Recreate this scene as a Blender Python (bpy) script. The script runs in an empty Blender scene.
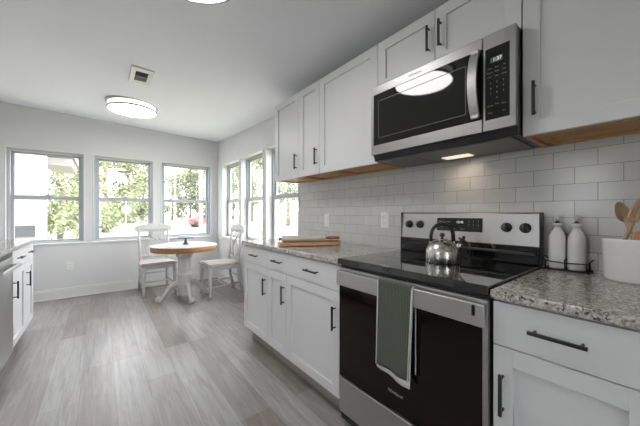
import bpy, bmesh, math, random
from mathutils import Vector, Matrix
random.seed(7)
C = bpy.context.scene
COL = C.collection
PI = math.pi

# ------------------------------------------------------------------ camera, world, sun, exposure
cam_d = bpy.data.cameras.new('camera')
cam = bpy.data.objects.new('camera', cam_d); COL.objects.link(cam)
cam_d.sensor_width = 36.0
cam_d.lens = 36.0 * 279.3 / 640.0
cam_d.clip_start = 0.02; cam_d.clip_end = 400
cam.location = (-1.684, -0.390, 1.171)
cam.rotation_euler = (PI / 2, 0, -0.6657)
C.camera = cam

world = bpy.data.worlds.new('sky'); C.world = world; world.use_nodes = True
bg = world.node_tree.nodes['Background']
bg.inputs[0].default_value = (0.95, 0.97, 1.0, 1)
bg.inputs[1].default_value = 7.8

sun_d = bpy.data.lights.new('sun', 'SUN'); sun = bpy.data.objects.new('sun', sun_d); COL.objects.link(sun)
sun_d.energy = 6.0; sun_d.angle = math.radians(3); sun_d.color = (1.0, 0.96, 0.9)
sun.location = (-10, -10, 20)
sun.rotation_euler = Vector((0.22, 0.05, -0.97)).to_track_quat('-Z', 'Y').to_euler()

LAMP = 20.0          # radiance of the ceiling lamps' diffusers
C.view_settings.view_transform = 'Standard'
C.view_settings.look = 'None'
C.view_settings.gamma = 1.0
C.view_settings.use_curve_mapping = False
C.view_settings.exposure = 0.15

# ------------------------------------------------------------------ materials
def mat(name, col, rough=0.5, metal=0.0, emit=None, estr=0.0, spec=0.5, coat=0.0, bump=0.0, bscale=200.0, var=0.0, vscale=3.0):
    m = bpy.data.materials.new(name); m.use_nodes = True
    nt = m.node_tree; b = nt.nodes['Principled BSDF']
    b.inputs['Base Color'].default_value = (*col, 1)
    b.inputs['Roughness'].default_value = rough
    b.inputs['Metallic'].default_value = metal
    b.inputs['Specular IOR Level'].default_value = spec
    b.inputs['Coat Weight'].default_value = coat
    if emit:
        b.inputs['Emission Color'].default_value = (*emit, 1); b.inputs['Emission Strength'].default_value = estr
    if bump or var:
        tc = nt.nodes.new('ShaderNodeTexCoord')
        if bump:
            n = nt.nodes.new('ShaderNodeTexNoise'); n.inputs['Scale'].default_value = bscale
            bp = nt.nodes.new('ShaderNodeBump'); bp.inputs['Strength'].default_value = bump; bp.inputs['Distance'].default_value = 0.002
            nt.links.new(tc.outputs['Object'], n.inputs['Vector']); nt.links.new(n.outputs[0], bp.inputs['Height']); nt.links.new(bp.outputs[0], b.inputs['Normal'])
        if var:
            n = nt.nodes.new('ShaderNodeTexNoise'); n.inputs['Scale'].default_value = vscale; n.inputs['Detail'].default_value = 4
            mx = nt.nodes.new('ShaderNodeMix'); mx.data_type = 'RGBA'
            mx.inputs[6].default_value = (*[c * (1 - var) for c in col], 1); mx.inputs[7].default_value = (*[min(1, c * (1 + var)) for c in col], 1)
            nt.links.new(tc.outputs['Object'], n.inputs['Vector']); nt.links.new(n.outputs[0], mx.inputs[0]); nt.links.new(mx.outputs[2], b.inputs['Base Color'])
    return m

def ramp(nt, stops):
    r = nt.nodes.new('ShaderNodeValToRGB'); e = r.color_ramp.elements
    while len(e) < len(stops): e.new(0.5)
    for i, (p, c) in enumerate(stops):
        e[i].position = p; e[i].color = (*c, 1)
    return r

def mapped(nt, scale=(1, 1, 1), rot=(0, 0, 0)):
    tc = nt.nodes.new('ShaderNodeTexCoord'); mp = nt.nodes.new('ShaderNodeMapping')
    mp.inputs['Scale'].default_value = scale; mp.inputs['Rotation'].default_value = rot
    nt.links.new(tc.outputs['Object'], mp.inputs['Vector']); return mp

def wood(name, dark, light, scale=(2, 30, 30), rough=0.5):
    m = mat(name, light, rough); nt = m.node_tree; b = nt.nodes['Principled BSDF']
    mp = mapped(nt, scale)
    n = nt.nodes.new('ShaderNodeTexNoise'); n.inputs['Scale'].default_value = 1.0; n.inputs['Detail'].default_value = 6; n.inputs['Roughness'].default_value = 0.65
    r = ramp(nt, [(0.3, dark), (0.68, light)])
    nt.links.new(mp.outputs[0], n.inputs['Vector']); nt.links.new(n.outputs[0], r.inputs[0]); nt.links.new(r.outputs[0], b.inputs['Base Color'])
    return m

def granite(name):
    m = mat(name, (.5, .5, .5), 0.12, spec=0.5); nt = m.node_tree; b = nt.nodes['Principled BSDF']
    mp = mapped(nt)
    v = nt.nodes.new('ShaderNodeTexVoronoi'); v.inputs['Scale'].default_value = 170.0
    n = nt.nodes.new('ShaderNodeTexNoise'); n.inputs['Scale'].default_value = 60.0; n.inputs['Detail'].default_value = 5; n.inputs['Roughness'].default_value = 0.7
    n2 = nt.nodes.new('ShaderNodeTexNoise'); n2.inputs['Scale'].default_value = 9.0; n2.inputs['Detail'].default_value = 3
    for t in (v, n, n2): nt.links.new(mp.outputs[0], t.inputs['Vector'])
    r1 = ramp(nt, [(0.0, (.03, .03, .035)), (0.17, (.09, .085, .085)), (0.3, (.31, .28, .26)), (0.58, (.48, .45, .425)), (0.9, (.70, .68, .66))])
    sep = nt.nodes.new('ShaderNodeSeparateColor'); nt.links.new(v.outputs['Color'], sep.inputs[0])
    ma = nt.nodes.new('ShaderNodeMath'); ma.operation = 'MULTIPLY_ADD'; ma.inputs[1].default_value = 0.62
    mb = nt.nodes.new('ShaderNodeMath'); mb.operation = 'MULTIPLY_ADD'; mb.inputs[1].default_value = 1.5; mb.inputs[2].default_value = -0.56
    nt.links.new(n.outputs[0], mb.inputs[0]); nt.links.new(sep.outputs[0], ma.inputs[0]); nt.links.new(mb.outputs[0], ma.inputs[2])
    nt.links.new(ma.outputs[0], r1.inputs[0])
    mx = nt.nodes.new('ShaderNodeMix'); mx.data_type = 'RGBA'; mx.blend_type = 'MULTIPLY'; mx.inputs[0].default_value = 0.5
    r2 = ramp(nt, [(0.35, (.72, .68, .66)), (0.65, (1, 1, 1))]); nt.links.new(n2.outputs[0], r2.inputs[0])
    nt.links.new(r1.outputs[0], mx.inputs[6]); nt.links.new(r2.outputs[0], mx.inputs[7]); nt.links.new(mx.outputs[2], b.inputs['Base Color'])
    return m

def steel(name, col=(.50, .50, .49), rough=0.3, scale=(3, 3, 260)):
    m = mat(name, col, rough, 1.0); nt = m.node_tree; b = nt.nodes['Principled BSDF']
    mp = mapped(nt, scale)
    n = nt.nodes.new('ShaderNodeTexNoise'); n.inputs['Scale'].default_value = 1.0; n.inputs['Detail'].default_value = 2
    r = ramp(nt, [(0.2, (rough - .06,) * 3), (0.8, (rough + .08,) * 3)])
    bp = nt.nodes.new('ShaderNodeBump'); bp.inputs['Strength'].default_value = 0.03; bp.inputs['Distance'].default_value = 0.001
    nt.links.new(mp.outputs[0], n.inputs['Vector']); nt.links.new(n.outputs[0], r.inputs[0]); nt.links.new(r.outputs[0], b.inputs['Roughness'])
    nt.links.new(n.outputs[0], bp.inputs['Height']); nt.links.new(bp.outputs[0], b.inputs['Normal'])
    return m

def tile_mat():
    m = mat('subway_tile', (.7, .7, .7), 0.2); nt = m.node_tree; b = nt.nodes['Principled BSDF']
    tc = nt.nodes.new('ShaderNodeTexCoord'); sp = nt.nodes.new('ShaderNodeSeparateXYZ'); cb = nt.nodes.new('ShaderNodeCombineXYZ')
    nt.links.new(tc.outputs['Object'], sp.inputs[0])
    a1 = nt.nodes.new('ShaderNodeMath'); a1.inputs[1].default_value = 0.109 + 0.1505 * 10
    a2 = nt.nodes.new('ShaderNodeMath'); a2.inputs[1].default_value = -1.378 + 0.0758 * 20
    nt.links.new(sp.outputs[1], a1.inputs[0]); nt.links.new(sp.outputs[2], a2.inputs[0])
    nt.links.new(a1.outputs[0], cb.inputs[0]); nt.links.new(a2.outputs[0], cb.inputs[1])
    br = nt.nodes.new('ShaderNodeTexBrick'); br.offset = 0.5; br.offset_frequency = 2; br.squash = 1.0
    br.inputs['Scale'].default_value = 1.0; br.inputs['Mortar Size'].default_value = 0.0011; br.inputs['Mortar Smooth'].default_value = 0.3
    br.inputs['Brick Width'].default_value = 0.1505; br.inputs['Row Height'].default_value = 0.0758; br.inputs['Bias'].default_value = 0
    br.inputs['Color1'].default_value = (.56, .56, .555, 1); br.inputs['Color2'].default_value = (.515, .515, .51, 1); br.inputs['Mortar'].default_value = (.20, .197, .19, 1)
    nt.links.new(cb.outputs[0], br.inputs['Vector']); nt.links.new(br.outputs['Color'], b.inputs['Base Color'])
    bp = nt.nodes.new('ShaderNodeBump'); bp.invert = True; bp.inputs['Strength'].default_value = 0.5; bp.inputs['Distance'].default_value = 0.002
    nt.links.new(br.outputs['Fac'], bp.inputs['Height']); nt.links.new(bp.outputs[0], b.inputs['Normal'])
    return m

def plank_mat():
    m = mat('vinyl_planks', (.3, .28, .26), 0.34); nt = m.node_tree; b = nt.nodes['Principled BSDF']
    tc = nt.nodes.new('ShaderNodeTexCoord'); sp = nt.nodes.new('ShaderNodeSeparateXYZ'); cb = nt.nodes.new('ShaderNodeCombineXYZ')
    nt.links.new(tc.outputs['Object'], sp.inputs[0])
    a1 = nt.nodes.new('ShaderNodeMath'); a1.inputs[1].default_value = 12.3
    a2 = nt.nodes.new('ShaderNodeMath'); a2.inputs[1].default_value = 9.07
    nt.links.new(sp.outputs[1], a1.inputs[0]); nt.links.new(sp.outputs[0], a2.inputs[0])
    nt.links.new(a1.outputs[0], cb.inputs[0]); nt.links.new(a2.outputs[0], cb.inputs[1])
    br = nt.nodes.new('ShaderNodeTexBrick'); br.offset = 0.37; br.offset_frequency = 3
    br.inputs['Scale'].default_value = 1.0; br.inputs['Mortar Size'].default_value = 0.0010; br.inputs['Brick Width'].default_value = 1.22; br.inputs['Row Height'].default_value = 0.182
    br.inputs['Color1'].default_value = (0, 0, 0, 1); br.inputs['Color2'].default_value = (1, 1, 1, 1); br.inputs['Mortar'].default_value = (0.4, .4, .4, 1)
    nt.links.new(cb.outputs[0], br.inputs['Vector'])
    r = ramp(nt, [(0.0, (.23, .201, .182)), (0.25, (.26, .24, .226)), (0.5, (.283, .273, .269)), (0.75, (.306, .301, .30)), (1.0, (.352, .347, .345))])
    nt.links.new(br.outputs['Color'], r.inputs[0])
    mp = mapped(nt, (34, 2.2, 1))
    n = nt.nodes.new('ShaderNodeTexNoise'); n.inputs['Scale'].default_value = 1.0; n.inputs['Detail'].default_value = 8; n.inputs['Roughness'].default_value = 0.7; n.inputs['Distortion'].default_value = 0.6
    nt.links.new(mp.outputs[0], n.inputs['Vector'])
    r2 = ramp(nt, [(0.28, (.62, .58, .55)), (0.55, (.98, .97, .96)), (0.75, (1.16, 1.16, 1.16))]); nt.links.new(n.outputs[0], r2.inputs[0])
    mx = nt.nodes.new('ShaderNodeMix'); mx.data_type = 'RGBA'; mx.blend_type = 'MULTIPLY'; mx.inputs[0].default_value = 1.0
    nt.links.new(r.outputs[0], mx.inputs[6]); nt.links.new(r2.outputs[0], mx.inputs[7])
    mg = nt.nodes.new('ShaderNodeMix'); mg.data_type = 'RGBA'; mg.inputs[7].default_value = (.16, .145, .13, 1)
    nt.links.new(br.outputs['Fac'], mg.inputs[0]); nt.links.new(mx.outputs[2], mg.inputs[6]); nt.links.new(mg.outputs[2], b.inputs['Base Color'])
    bp = nt.nodes.new('ShaderNodeBump'); bp.inputs['Strength'].default_value = 0.12; bp.inputs['Distance'].default_value = 0.002
    nt.links.new(n.outputs[0], bp.inputs['Height']); nt.links.new(bp.outputs[0], b.inputs['Normal'])
    return m

def glass_mat():
    m = bpy.data.materials.new('window_glass'); m.use_nodes = True; nt = m.node_tree; nt.nodes.clear()
    o = nt.nodes.new('ShaderNodeOutputMaterial'); t = nt.nodes.new('ShaderNodeBsdfTransparent'); g = nt.nodes.new('ShaderNodeBsdfGlossy')
    g.inputs['Roughness'].default_value = 0.01; f0 = nt.nodes.new('ShaderNodeLayerWeight'); f0.inputs['Blend'].default_value = 0.5
    f1 = nt.nodes.new('ShaderNodeMath'); f1.operation = 'POWER'; f1.inputs[1].default_value = 5.0; nt.links.new(f0.outputs['Facing'], f1.inputs[0])
    f = nt.nodes.new('ShaderNodeMath'); f.operation = 'MULTIPLY_ADD'; f.inputs[1].default_value = 0.6; f.inputs[2].default_value = 0.03; nt.links.new(f1.outputs[0], f.inputs[0])
    mx = nt.nodes.new('ShaderNodeMixShader')
    nt.links.new(f.outputs[0], mx.inputs[0]); nt.links.new(t.outputs[0], mx.inputs[1]); nt.links.new(g.outputs[0], mx.inputs[2]); nt.links.new(mx.outputs[0], o.inputs[0])
    return m

def cloth_mat(name, col):
    m = mat(name, col, 0.95, spec=0.1); nt = m.node_tree; b = nt.nodes['Principled BSDF']
    mp = mapped(nt, (1, 1, 1))
    w = nt.nodes.new('ShaderNodeTexWave'); w.bands_direction = 'Z'; w.inputs['Scale'].default_value = 42; w.inputs['Distortion'].default_value = 0.3
    w2 = nt.nodes.new('ShaderNodeTexWave'); w2.bands_direction = 'Y'; w2.inputs['Scale'].default_value = 42; w2.inputs['Distortion'].default_value = 0.3
    mul = nt.nodes.new('ShaderNodeMath'); mul.operation = 'MULTIPLY'
    nt.links.new(mp.outputs[0], w.inputs[0]); nt.links.new(mp.outputs[0], w2.inputs[0]); nt.links.new(w.outputs['Fac'], mul.inputs[0]); nt.links.new(w2.outputs['Fac'], mul.inputs[1])
    r = ramp(nt, [(0.05, tuple(c * 0.62 for c in col)), (0.7, tuple(min(1, c * 1.35) for c in col))])
    bp = nt.nodes.new('ShaderNodeBump'); bp.inputs['Strength'].default_value = 0.7; bp.inputs['Distance'].default_value = 0.003
    nt.links.new(mul.outputs[0], r.inputs[0]); nt.links.new(r.outputs[0], b.inputs['Base Color']); nt.links.new(mul.outputs[0], bp.inputs['Height']); nt.links.new(bp.outputs[0], b.inputs['Normal'])
    return m

M = dict(
    wall=mat('wall_paint', (.68, .682, .688), 0.7, bump=0.05, bscale=300),
    ceil=mat('ceiling_paint', (.88, .89, .93), 0.8, bump=0.06, bscale=120),
    trim=mat('white_trim', (.72, .72, .71), 0.4),
    sash=mat('vinyl_sash', (.46, .47, .485), 0.45),
    track=mat('sash_track', (.38, .43, .50), 0.5),
    cab=mat('cabinet_paint', (.67, .672, .68), 0.38),
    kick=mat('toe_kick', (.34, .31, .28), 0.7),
    ply=wood('birch_plywood', (.42, .22, .08), (.62, .37, .16), (20, 1.6, 20), 0.5),
    black=mat('black_metal', (.012, .012, .012), 0.38),
    plastic=mat('black_plastic', (.014, .014, .015), 0.3),
    glassblack=mat('black_glass', (.008, .0075, .0075), 0.04, spec=0.5),
    ovenglass=mat('oven_glass', (.009, .005, .0045), 0.06, spec=0.28),
    cook=mat('ceramic_glass', (.010, .010, .011), 0.04, spec=0.8, coat=0.5),
    ring=mat('burner_print', (.07, .07, .075), 0.2),
    steel=steel('brushed_steel', (.50, .495, .49), 0.42), steeld=steel('dark_brushed_steel', (.36, .355, .35), 0.40), steel2=steel('brushed_steel_panel', (.42, .42, .42), 0.38, (3, 200, 3)),
    kettle=steel('kettle_steel', (.60, .58, .56), 0.26, (90, 90, 1.5)),
    filt=mat('filter_mesh', (.22, .22, .22), 0.5, 0.8, bump=0.6, bscale=500),
    granite=granite('granite'), tile=tile_mat(), plank=plank_mat(), glass=glass_mat(),
    ceramic=mat('white_ceramic', (.66, .655, .65), 0.18, coat=0.2),
    crock=mat('white_crock', (.78, .77, .75), 0.25, coat=0.2),
    pour=mat('clear_grey_stopper', (.45, .45, .45), 0.2),
    spoon=wood('spoon_wood', (.42, .28, .165), (.62, .46, .31), (30, 30, 3), 0.6),
    orange=wood('orange_wood', (.55, .26, .12), (.70, .38, .2), (30, 30, 3), 0.6),
    board=wood('board_wood', (.45, .25, .11), (.66, .44, .24), (3, 30, 30), 0.5),
    redwood=wood('red_wood', (.20, .07, .03), (.38, .15, .07), (3, 30, 30), 0.4),
    marble=mat('grey_marble', (.62, .61, .60), 0.25, var=0.2, vscale=14),
    towel=cloth_mat('sage_cloth', (.135, .145, .122)),
    towelw=mat('white_hem', (.70, .69, .66), 0.95, bump=0.4, bscale=700),
    plate=mat('plastic_plate', (.76, .76, .74), 0.35),
    slot=mat('outlet_slot', (.04, .04, .04), 0.6),
    chair=mat('chalky_white_paint', (.54, .535, .525), 0.55, var=0.14, vscale=16),
    seat=mat('worn_white_seat', (.46, .42, .39), 0.6, var=0.3, vscale=9),
    apron=wood('oak_rim', (.26, .105, .026), (.46, .22, .065), (9, 9, 40), 0.4),
    ttop=mat('white_table_top', (.52, .51, .49), 0.35, var=0.08, vscale=6),
    pewter=mat('pewter', (.11, .11, .11), 0.65),
    lampring=mat('lamp_ring', (.40, .40, .40), 0.4, 0.5),
    lamp=mat('lamp_diffuser', (.9, .9, .9), 0.5, emit=(1.0, .985, .97), estr=LAMP),
    lampside=mat('lamp_side', (.9, .9, .9), 0.5, emit=(1.0, .985, .97), estr=1.4),
    ventd=mat('vent_dark', (.10, .10, .10), 0.7),
    ventg=mat('vent_grey', (.26, .26, .26), 0.6),
    hood=mat('hood_lens', (.9, .85, .75), 0.4, emit=(1.0, .82, .6), estr=0.8),
    digit=mat('display_digits', (.5, .5, .5), 0.5, emit=(.75, .95, .9), estr=0.7),
    lcd=mat('display_window', (.10, .11, .11), 0.25),
    print=mat('grey_print', (.36, .36, .36), 0.5),
    logo=mat('logo_metal', (.66, .63, .62), 0.35, 0.3),
    logod=mat('logo_dark', (.14, .14, .14), 0.4),
    indic=mat('warm_indicator', (.6, .2, .05), 0.4, emit=(1.0, .35, .08), estr=2.0),
    lawn=mat('lawn_grass', (.25, .25, .19), 0.9, var=0.2, vscale=0.4),
    road=mat('asphalt', (.30, .30, .30), 0.9, var=0.1, vscale=2),
    bark=mat('bark', (.22, .19, .16), 0.9, var=0.3, vscale=8),
    leaf1=mat('leaf_green', (.195, .222, .115), 0.6, var=0.5, vscale=1.2),
    leaf2=mat('leaf_dark', (.15, .172, .10), 0.6, var=0.5, vscale=1.2),
    siding=mat('white_siding', (.30, .29, .285), 0.7), grey=mat('grey_skirt', (.06, .065, .075), 0.7),
    roof=mat('grey_roof', (.30, .30, .30), 0.9), pole=mat('pale_pole', (.46, .43, .39), 0.8),
    sign=mat('sign_back', (.75, .75, .75), 0.5), red=mat('red_car_paint', (.22, .07, .06), 0.3, coat=.5), carw=mat('white_car_paint', (.75, .75, .75), 0.3, coat=.5),
    tyre=mat('tyre', (.03, .03, .03), 0.8),
)

# ------------------------------------------------------------------ mesh helpers
class MB:
    """collects shapes (in world or local space) and links them as ONE mesh object"""
    def __init__(s): s.bm = bmesh.new()
    def _take(s, verts, faces, smooth=False):
        vs = [s.bm.verts.new(v) for v in verts]
        for f in faces:
            try:
                fc = s.bm.faces.new([vs[i] for i in f]); fc.smooth = smooth
            except ValueError: pass
        return s
    def merge(s, bm, smooth=None):
        off = {v: s.bm.verts.new(v.co) for v in bm.verts}
        for f in bm.faces:
            try:
                n = s.bm.faces.new([off[v] for v in f.verts]); n.smooth = f.smooth if smooth is None else smooth
            except ValueError: pass
        bm.free(); return s
    def box(s, x0, x1, y0, y1, z0, z1, bev=0.0, seg=2, rot=None):
        b = bmesh.new(); bmesh.ops.create_cube(b, size=1.0)
        for v in b.verts:
            v.co = Vector(((x0 + x1) / 2 + v.co.x * abs(x1 - x0), (y0 + y1) / 2 + v.co.y * abs(y1 - y0), (z0 + z1) / 2 + v.co.z * abs(z1 - z0)))
        if bev: bmesh.ops.bevel(b, geom=b.edges[:], offset=bev, segments=seg, affect='EDGES', profile=0.5)
        if rot is not None: bmesh.ops.transform(b, matrix=rot, verts=b.verts[:])
        return s.merge(b)
    def lathe(s, prof, c=(0, 0, 0), n=32, axis='z', smooth=True, sx=1.0, sy=1.0, cap=True):
        vs = []; fs = []; m = len(prof)
        for (r, z) in prof:
            for k in range(n):
                a = 2 * PI * k / n; p = (r * math.cos(a) * sx, r * math.sin(a) * sy, z)
                if axis == 'x': p = (p[2], p[0], p[1])
                if axis == 'y': p = (p[1], p[2], p[0])
                vs.append((c[0] + p[0], c[1] + p[1], c[2] + p[2]))
        for i in range(m - 1):
            for k in range(n):
                fs.append((i * n + k, i * n + (k + 1) % n, (i + 1) * n + (k + 1) % n, (i + 1) * n + k))
        if cap: fs.append(tuple(reversed(range(n)))); fs.append(tuple(range((m - 1) * n, m * n)))
        return s._take(vs, fs, smooth)
    def tube(s, pts, r, n=8, smooth=True, flat=None):
        """swept tube; r is a number or one per point; flat=(a,b) squashes the section along the frame"""
        pts = [Vector(p) for p in pts]; L = len(pts)
        rs = r if isinstance(r, (list, tuple)) else [r] * L
        t0 = (pts[1] - pts[0]).normalized(); up = Vector((0, 0, 1)) if abs(t0.z) < 0.9 else Vector((0, 1, 0))
        nrm = t0.cross(up).normalized(); vs = []; fs = []
        for i, p in enumerate(pts):
            t = ((pts[min(i + 1, L - 1)] - pts[max(i - 1, 0)])).normalized()
            nrm = (nrm - t * nrm.dot(t)).normalized(); bn = t.cross(nrm)
            fa, fb = flat if flat else (1, 1)
            for k in range(n):
                a = 2 * PI * (k + .5) / n; vs.append(tuple(p + nrm * (math.cos(a) * rs[i] * fa) + bn * (math.sin(a) * rs[i] * fb)))
        for i in range(L - 1):
            for k in range(n): fs.append((i * n + k, i * n + (k + 1) % n, (i + 1) * n + (k + 1) % n, (i + 1) * n + k))
        fs.append(tuple(reversed(range(n)))); fs.append(tuple(range((L - 1) * n, L * n)))
        return s._take(vs, fs, smooth)
    def prism(s, poly, fn, d0, d1, smooth=False):
        """poly = 2-D outline, fn(u, v, d) -> xyz, extruded from d0 to d1"""
        n = len(poly); vs = [fn(u, v, d0) for u, v in poly] + [fn(u, v, d1) for u, v in poly]
        fs = [tuple(range(n)), tuple(reversed(range(n, 2 * n)))] + [(i, i + n, (i + 1) % n + n, (i + 1) % n) for i in range(n)]
        return s._take(vs, fs, smooth)
    def text(s, body, size, pos, basis='x', depth=0.0006, align='CENTER'):
        cu = bpy.data.curves.new('t', 'FONT'); cu.body = body; cu.size = size; cu.extrude = depth; cu.align_x = align; cu.align_y = 'CENTER'; cu.resolution_u = 3
        o = bpy.data.objects.new('t', cu); COL.objects.link(o)
        dg = bpy.context.evaluated_depsgraph_get(); me = bpy.data.meshes.new_from_object(o.evaluated_get(dg))
        b = bmesh.new(); b.from_mesh(me)
        R = Matrix(((0, 0, -1, pos[0]), (-1, 0, 0, pos[1]), (0, 1, 0, pos[2]), (0, 0, 0, 1)))
        bmesh.ops.transform(b, matrix=R, verts=b.verts[:])
        bpy.data.objects.remove(o); bpy.data.curves.remove(cu); bpy.data.meshes.remove(me)
        return s.merge(b)
    def build(s, name, m, parent=None, kind=None, label=None, origin=None):
        bmesh.ops.recalc_face_normals(s.bm, faces=s.bm.faces[:])
        o_ = Vector((0, 0, 0))
        if parent is not None:
            q = parent
            while q is not None: o_ += Vector(q.location); q = q.parent
        if origin is not None: o_ = Vector(origin)
        if o_.length: bmesh.ops.translate(s.bm, vec=-o_, verts=s.bm.verts[:])
        me = bpy.data.meshes.new(name); s.bm.to_mesh(me); s.bm.free()
        me.materials.append(m)
        o = bpy.data.objects.new(name, me); COL.objects.link(o)
        if origin is not None: o.location = origin
        if parent is not None: o.parent = parent
        if kind: o['kind'] = kind
        if label: o['label'] = label
        return o

def tag(o, label, cat, group=None, kind=None):
    o['label'] = label; o['category'] = cat
    if group: o['group'] = group
    if kind: o['kind'] = kind
    return o
def thing(name, label, cat, loc=(0, 0, 0), group=None, kind=None):
    o = bpy.data.objects.new(name, None); COL.objects.link(o); o.location = loc; o.empty_display_size = 0.1
    return tag(o, label, cat, group, kind)
def copy_tree(o, parent=None):
    c = o.copy(); COL.objects.link(c)
    if parent is not None: c.parent = parent
    for ch in list(o.children): copy_tree(ch, c)
    return c

# ------------------------------------------------------------------ the room
YF, XL, YB = 4.795, -2.85, -2.6
YC = 2.52                                            # crease where the nook's ceiling begins
def zc(x, y=0.0):
    f = min(1.0, max(0.0, (y - YC) / (YF - YC)))
    return 2.357 - 0.042 * x + f * (0.116 + 0.008 * x)
MB().box(XL, 0.0, YB, YF, -0.06, 0).build('floor', M['plank'], kind='structure')
# ceiling: drops slightly to the right, and again beyond a plaster crease
b = MB(); ys = [YB - .12, YC, YF + .12]
vs = []; fs = []
for i, y in enumerate(ys):
    for x in (XL - .12, 0.12):
        vs.append((x, y, zc(x, y))); vs.append((x, y, zc(x, y) + 0.15))
for i in range(2):
    a = i * 4; c = a + 4
    fs += [(a, c, c + 2, a + 2), (a + 1, a + 3, c + 3, c + 1), (a, a + 1, c + 1, c), (a + 2, c + 2, c + 3, a + 3)]
fs += [(0, 2, 3, 1), (8, 9, 11, 10)]
b._take(vs, fs).build('ceiling', M['ceil'], kind='structure')

WZ0, WZ1 = 0.762, 2.005
FAR = [(-2.622, -1.871), (-1.761, -1.018), (-0.905, -0.117)]
RGT = [(2.13, 2.87), (2.973, 3.68), (3.771, 4.51)]
b = MB(); T = 0.14; ZT = 2.70
b.box(XL, 0, YF, YF + T, -0.06, WZ0).box(XL, 0, YF, YF + T, WZ1, ZT)
e = [XL] + [v for p in FAR for v in p] + [0.0]
for i in range(0, len(e), 2): b.box(e[i], e[i + 1], YF, YF + T, WZ0, WZ1)
b.build('wall_far', M['wall'], kind='structure')
b = MB()
b.box(0, T, YB - .1, YF + T, -0.06, WZ0).box(0, T, YB - .1, YF + T, WZ1, ZT)
e = [YB - .1] + [v for p in RGT for v in p] + [YF + T]
for i in range(0, len(e), 2): b.box(0, T, e[i], e[i + 1], WZ0, WZ1)
b.build('wall_right', M['wall'], kind='structure')
LW = (0.05, 0.53); LZ = (1.12, 1.80)
MB().box(XL - T, XL, YB - .1, YF + T, -0.06, LZ[0]).box(XL - T, XL, YB - .1, YF + T, LZ[1], ZT).box(XL - T, XL, YB - .1, LW[0], LZ[0], LZ[1]).box(XL - T, XL, LW[1], YF + T, LZ[0], LZ[1]).build('wall_left', M['wall'], kind='structure')
BK = (-2.30, -1.60)
MB().box(XL - T, BK[0], YB - T, YB, -0.06, ZT).box(BK[1], T, YB - T, YB, -0.06, ZT).box(BK[0], BK[1], YB - T, YB, 2.1, ZT).box(BK[0], BK[1], YB - T, YB, -.06, .04).build('wall_back', M['wall'], kind='structure')
MB().box(-0.008, 0, -1.6, 2.095, 0.884, 1.62).build('wall_backsplash', M['tile'], kind='structure')
b = MB(); b.box(XL, -0.016, YF - .016, YF, 0, .118, .002).box(XL, -0.016, YF - .011, YF, .118, .14, .003).box(XL, -.03, YF - .028, YF - .014, 0, .018, .005)
b.build('baseboard_far', M['trim'], kind='structure')
b = MB(); b.box(-.016, 0, 2.10, YF, 0, .118, .002).box(-.011, 0, 2.10, YF, .118, .14, .003).box(-.028, -.014, 2.10, YF - .02, 0, .018, .005)
b.build('baseboard_right', M['trim'], kind='structure')
MB().box(XL, XL + .016, 3.62, YF - .02, 0, .14, .003).build('baseboard_left', M['trim'], kind='structure')

def window(n, a0, a1, side):
    """double-hung window in an opening a0..a1; d is the depth into the wall"""
    def bx(m, u0, u1, d0, d1, z0, z1, bev=.003):
        if side == 'far': m.box(u0, u1, YF + d0, YF + d1, z0, z1, bev)
        else: m.box(d0, d1, u0, u1, z0, z1, bev)
    def ring(m, u0, u1, d0, d1, z0, z1, w, wt=None, wb=None):
        wt = wt or w; wb = wb or w
        bx(m, u0, u0 + w, d0, d1, z0, z1); bx(m, u1 - w, u1, d0, d1, z0, z1)
        bx(m, u0 + w - .001, u1 - w + .001, d0, d1, z0, z0 + wb); bx(m, u0 + w - .001, u1 - w + .001, d0, d1, z1 - wt, z1)
    r = bpy.data.objects.new('window_%d' % n, None); COL.objects.link(r); r['kind'] = 'structure'
    r.location = ((a0 + a1) / 2, YF + .06, WZ0) if side == 'far' else (.06, (a0 + a1) / 2, WZ0)
    f = MB(); D = .03 if side == 'far' else .075
    ring(f, a0, a1, D, .14, WZ0, WZ1, .022, .03, .022); f.build('window_frame', M['sash'], r)
    t = MB()
    for u in (a0 + .022, a1 - .030): bx(t, u, u + .008, D + .005, .13, WZ0 + .02, WZ1 - .03, 0)
    t.build('sash_track', M['track'], r)
    MID = 1.385; g0, g1 = a0 + .027, a1 - .027
    up = MB(); ring(up, g0, g1, .108, .132, MID - .035, WZ1 - .028, .034, .026, .052); up.build('upper_sash', M['sash'], r)
    lo = MB(); ring(lo, g0, g1, .080, .106, WZ0 + .02, MID + .018, .034, .052, .028)
    lock = (g0 + g1) / 2; lo2 = MB(); bx(lo2, lock - .03, lock + .03, .076, .10, MID + .018, MID + .03); bx(lo2, lock - .012, lock + .03, .07, .09, MID + .028, MID + .036)
    so = lo.build('lower_sash', M['sash'], r); lo2.build('sash_lock', M['sash'], so)
    p = MB(); bx(p, g0 + .03, g1 - .03, .118, .121, MID, WZ1 - .04, 0); p.build('upper_pane', M['glass'], r)
    p = MB(); bx(p, g0 + .03, g1 - .03, .092, .095, WZ0 + .04, MID - .01, 0); p.build('lower_pane', M['glass'], r)
    s = MB(); bx(s, a0 - .03 if n != 4 else a0, a1 + .03, -.022, .08, WZ0 - .022, WZ0 + .002, .004); s.build('window_sill', M['trim'], r)
    # slim casing bead on the wall face round the opening
    c = MB(); bx(c, a0 - .012, a0 + .003, -.008, D + .004, WZ0 + .003, WZ1 + .012, .002); bx(c, a1 - .003, a1 + .012, -.008, D + .004, WZ0 + .003, WZ1 + .012, .002); bx(c, a0 + .002, a1 - .002, -.008, D + .004, WZ1 - .003, WZ1 + .012, .002)
    c.build('window_casing', M['trim'], r)
for i, (a, c) in enumerate(FAR): window(i + 1, a, c, 'far')
for i, (a, c) in enumerate(RGT): window(i + 4, a, c, 'right')

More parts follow.
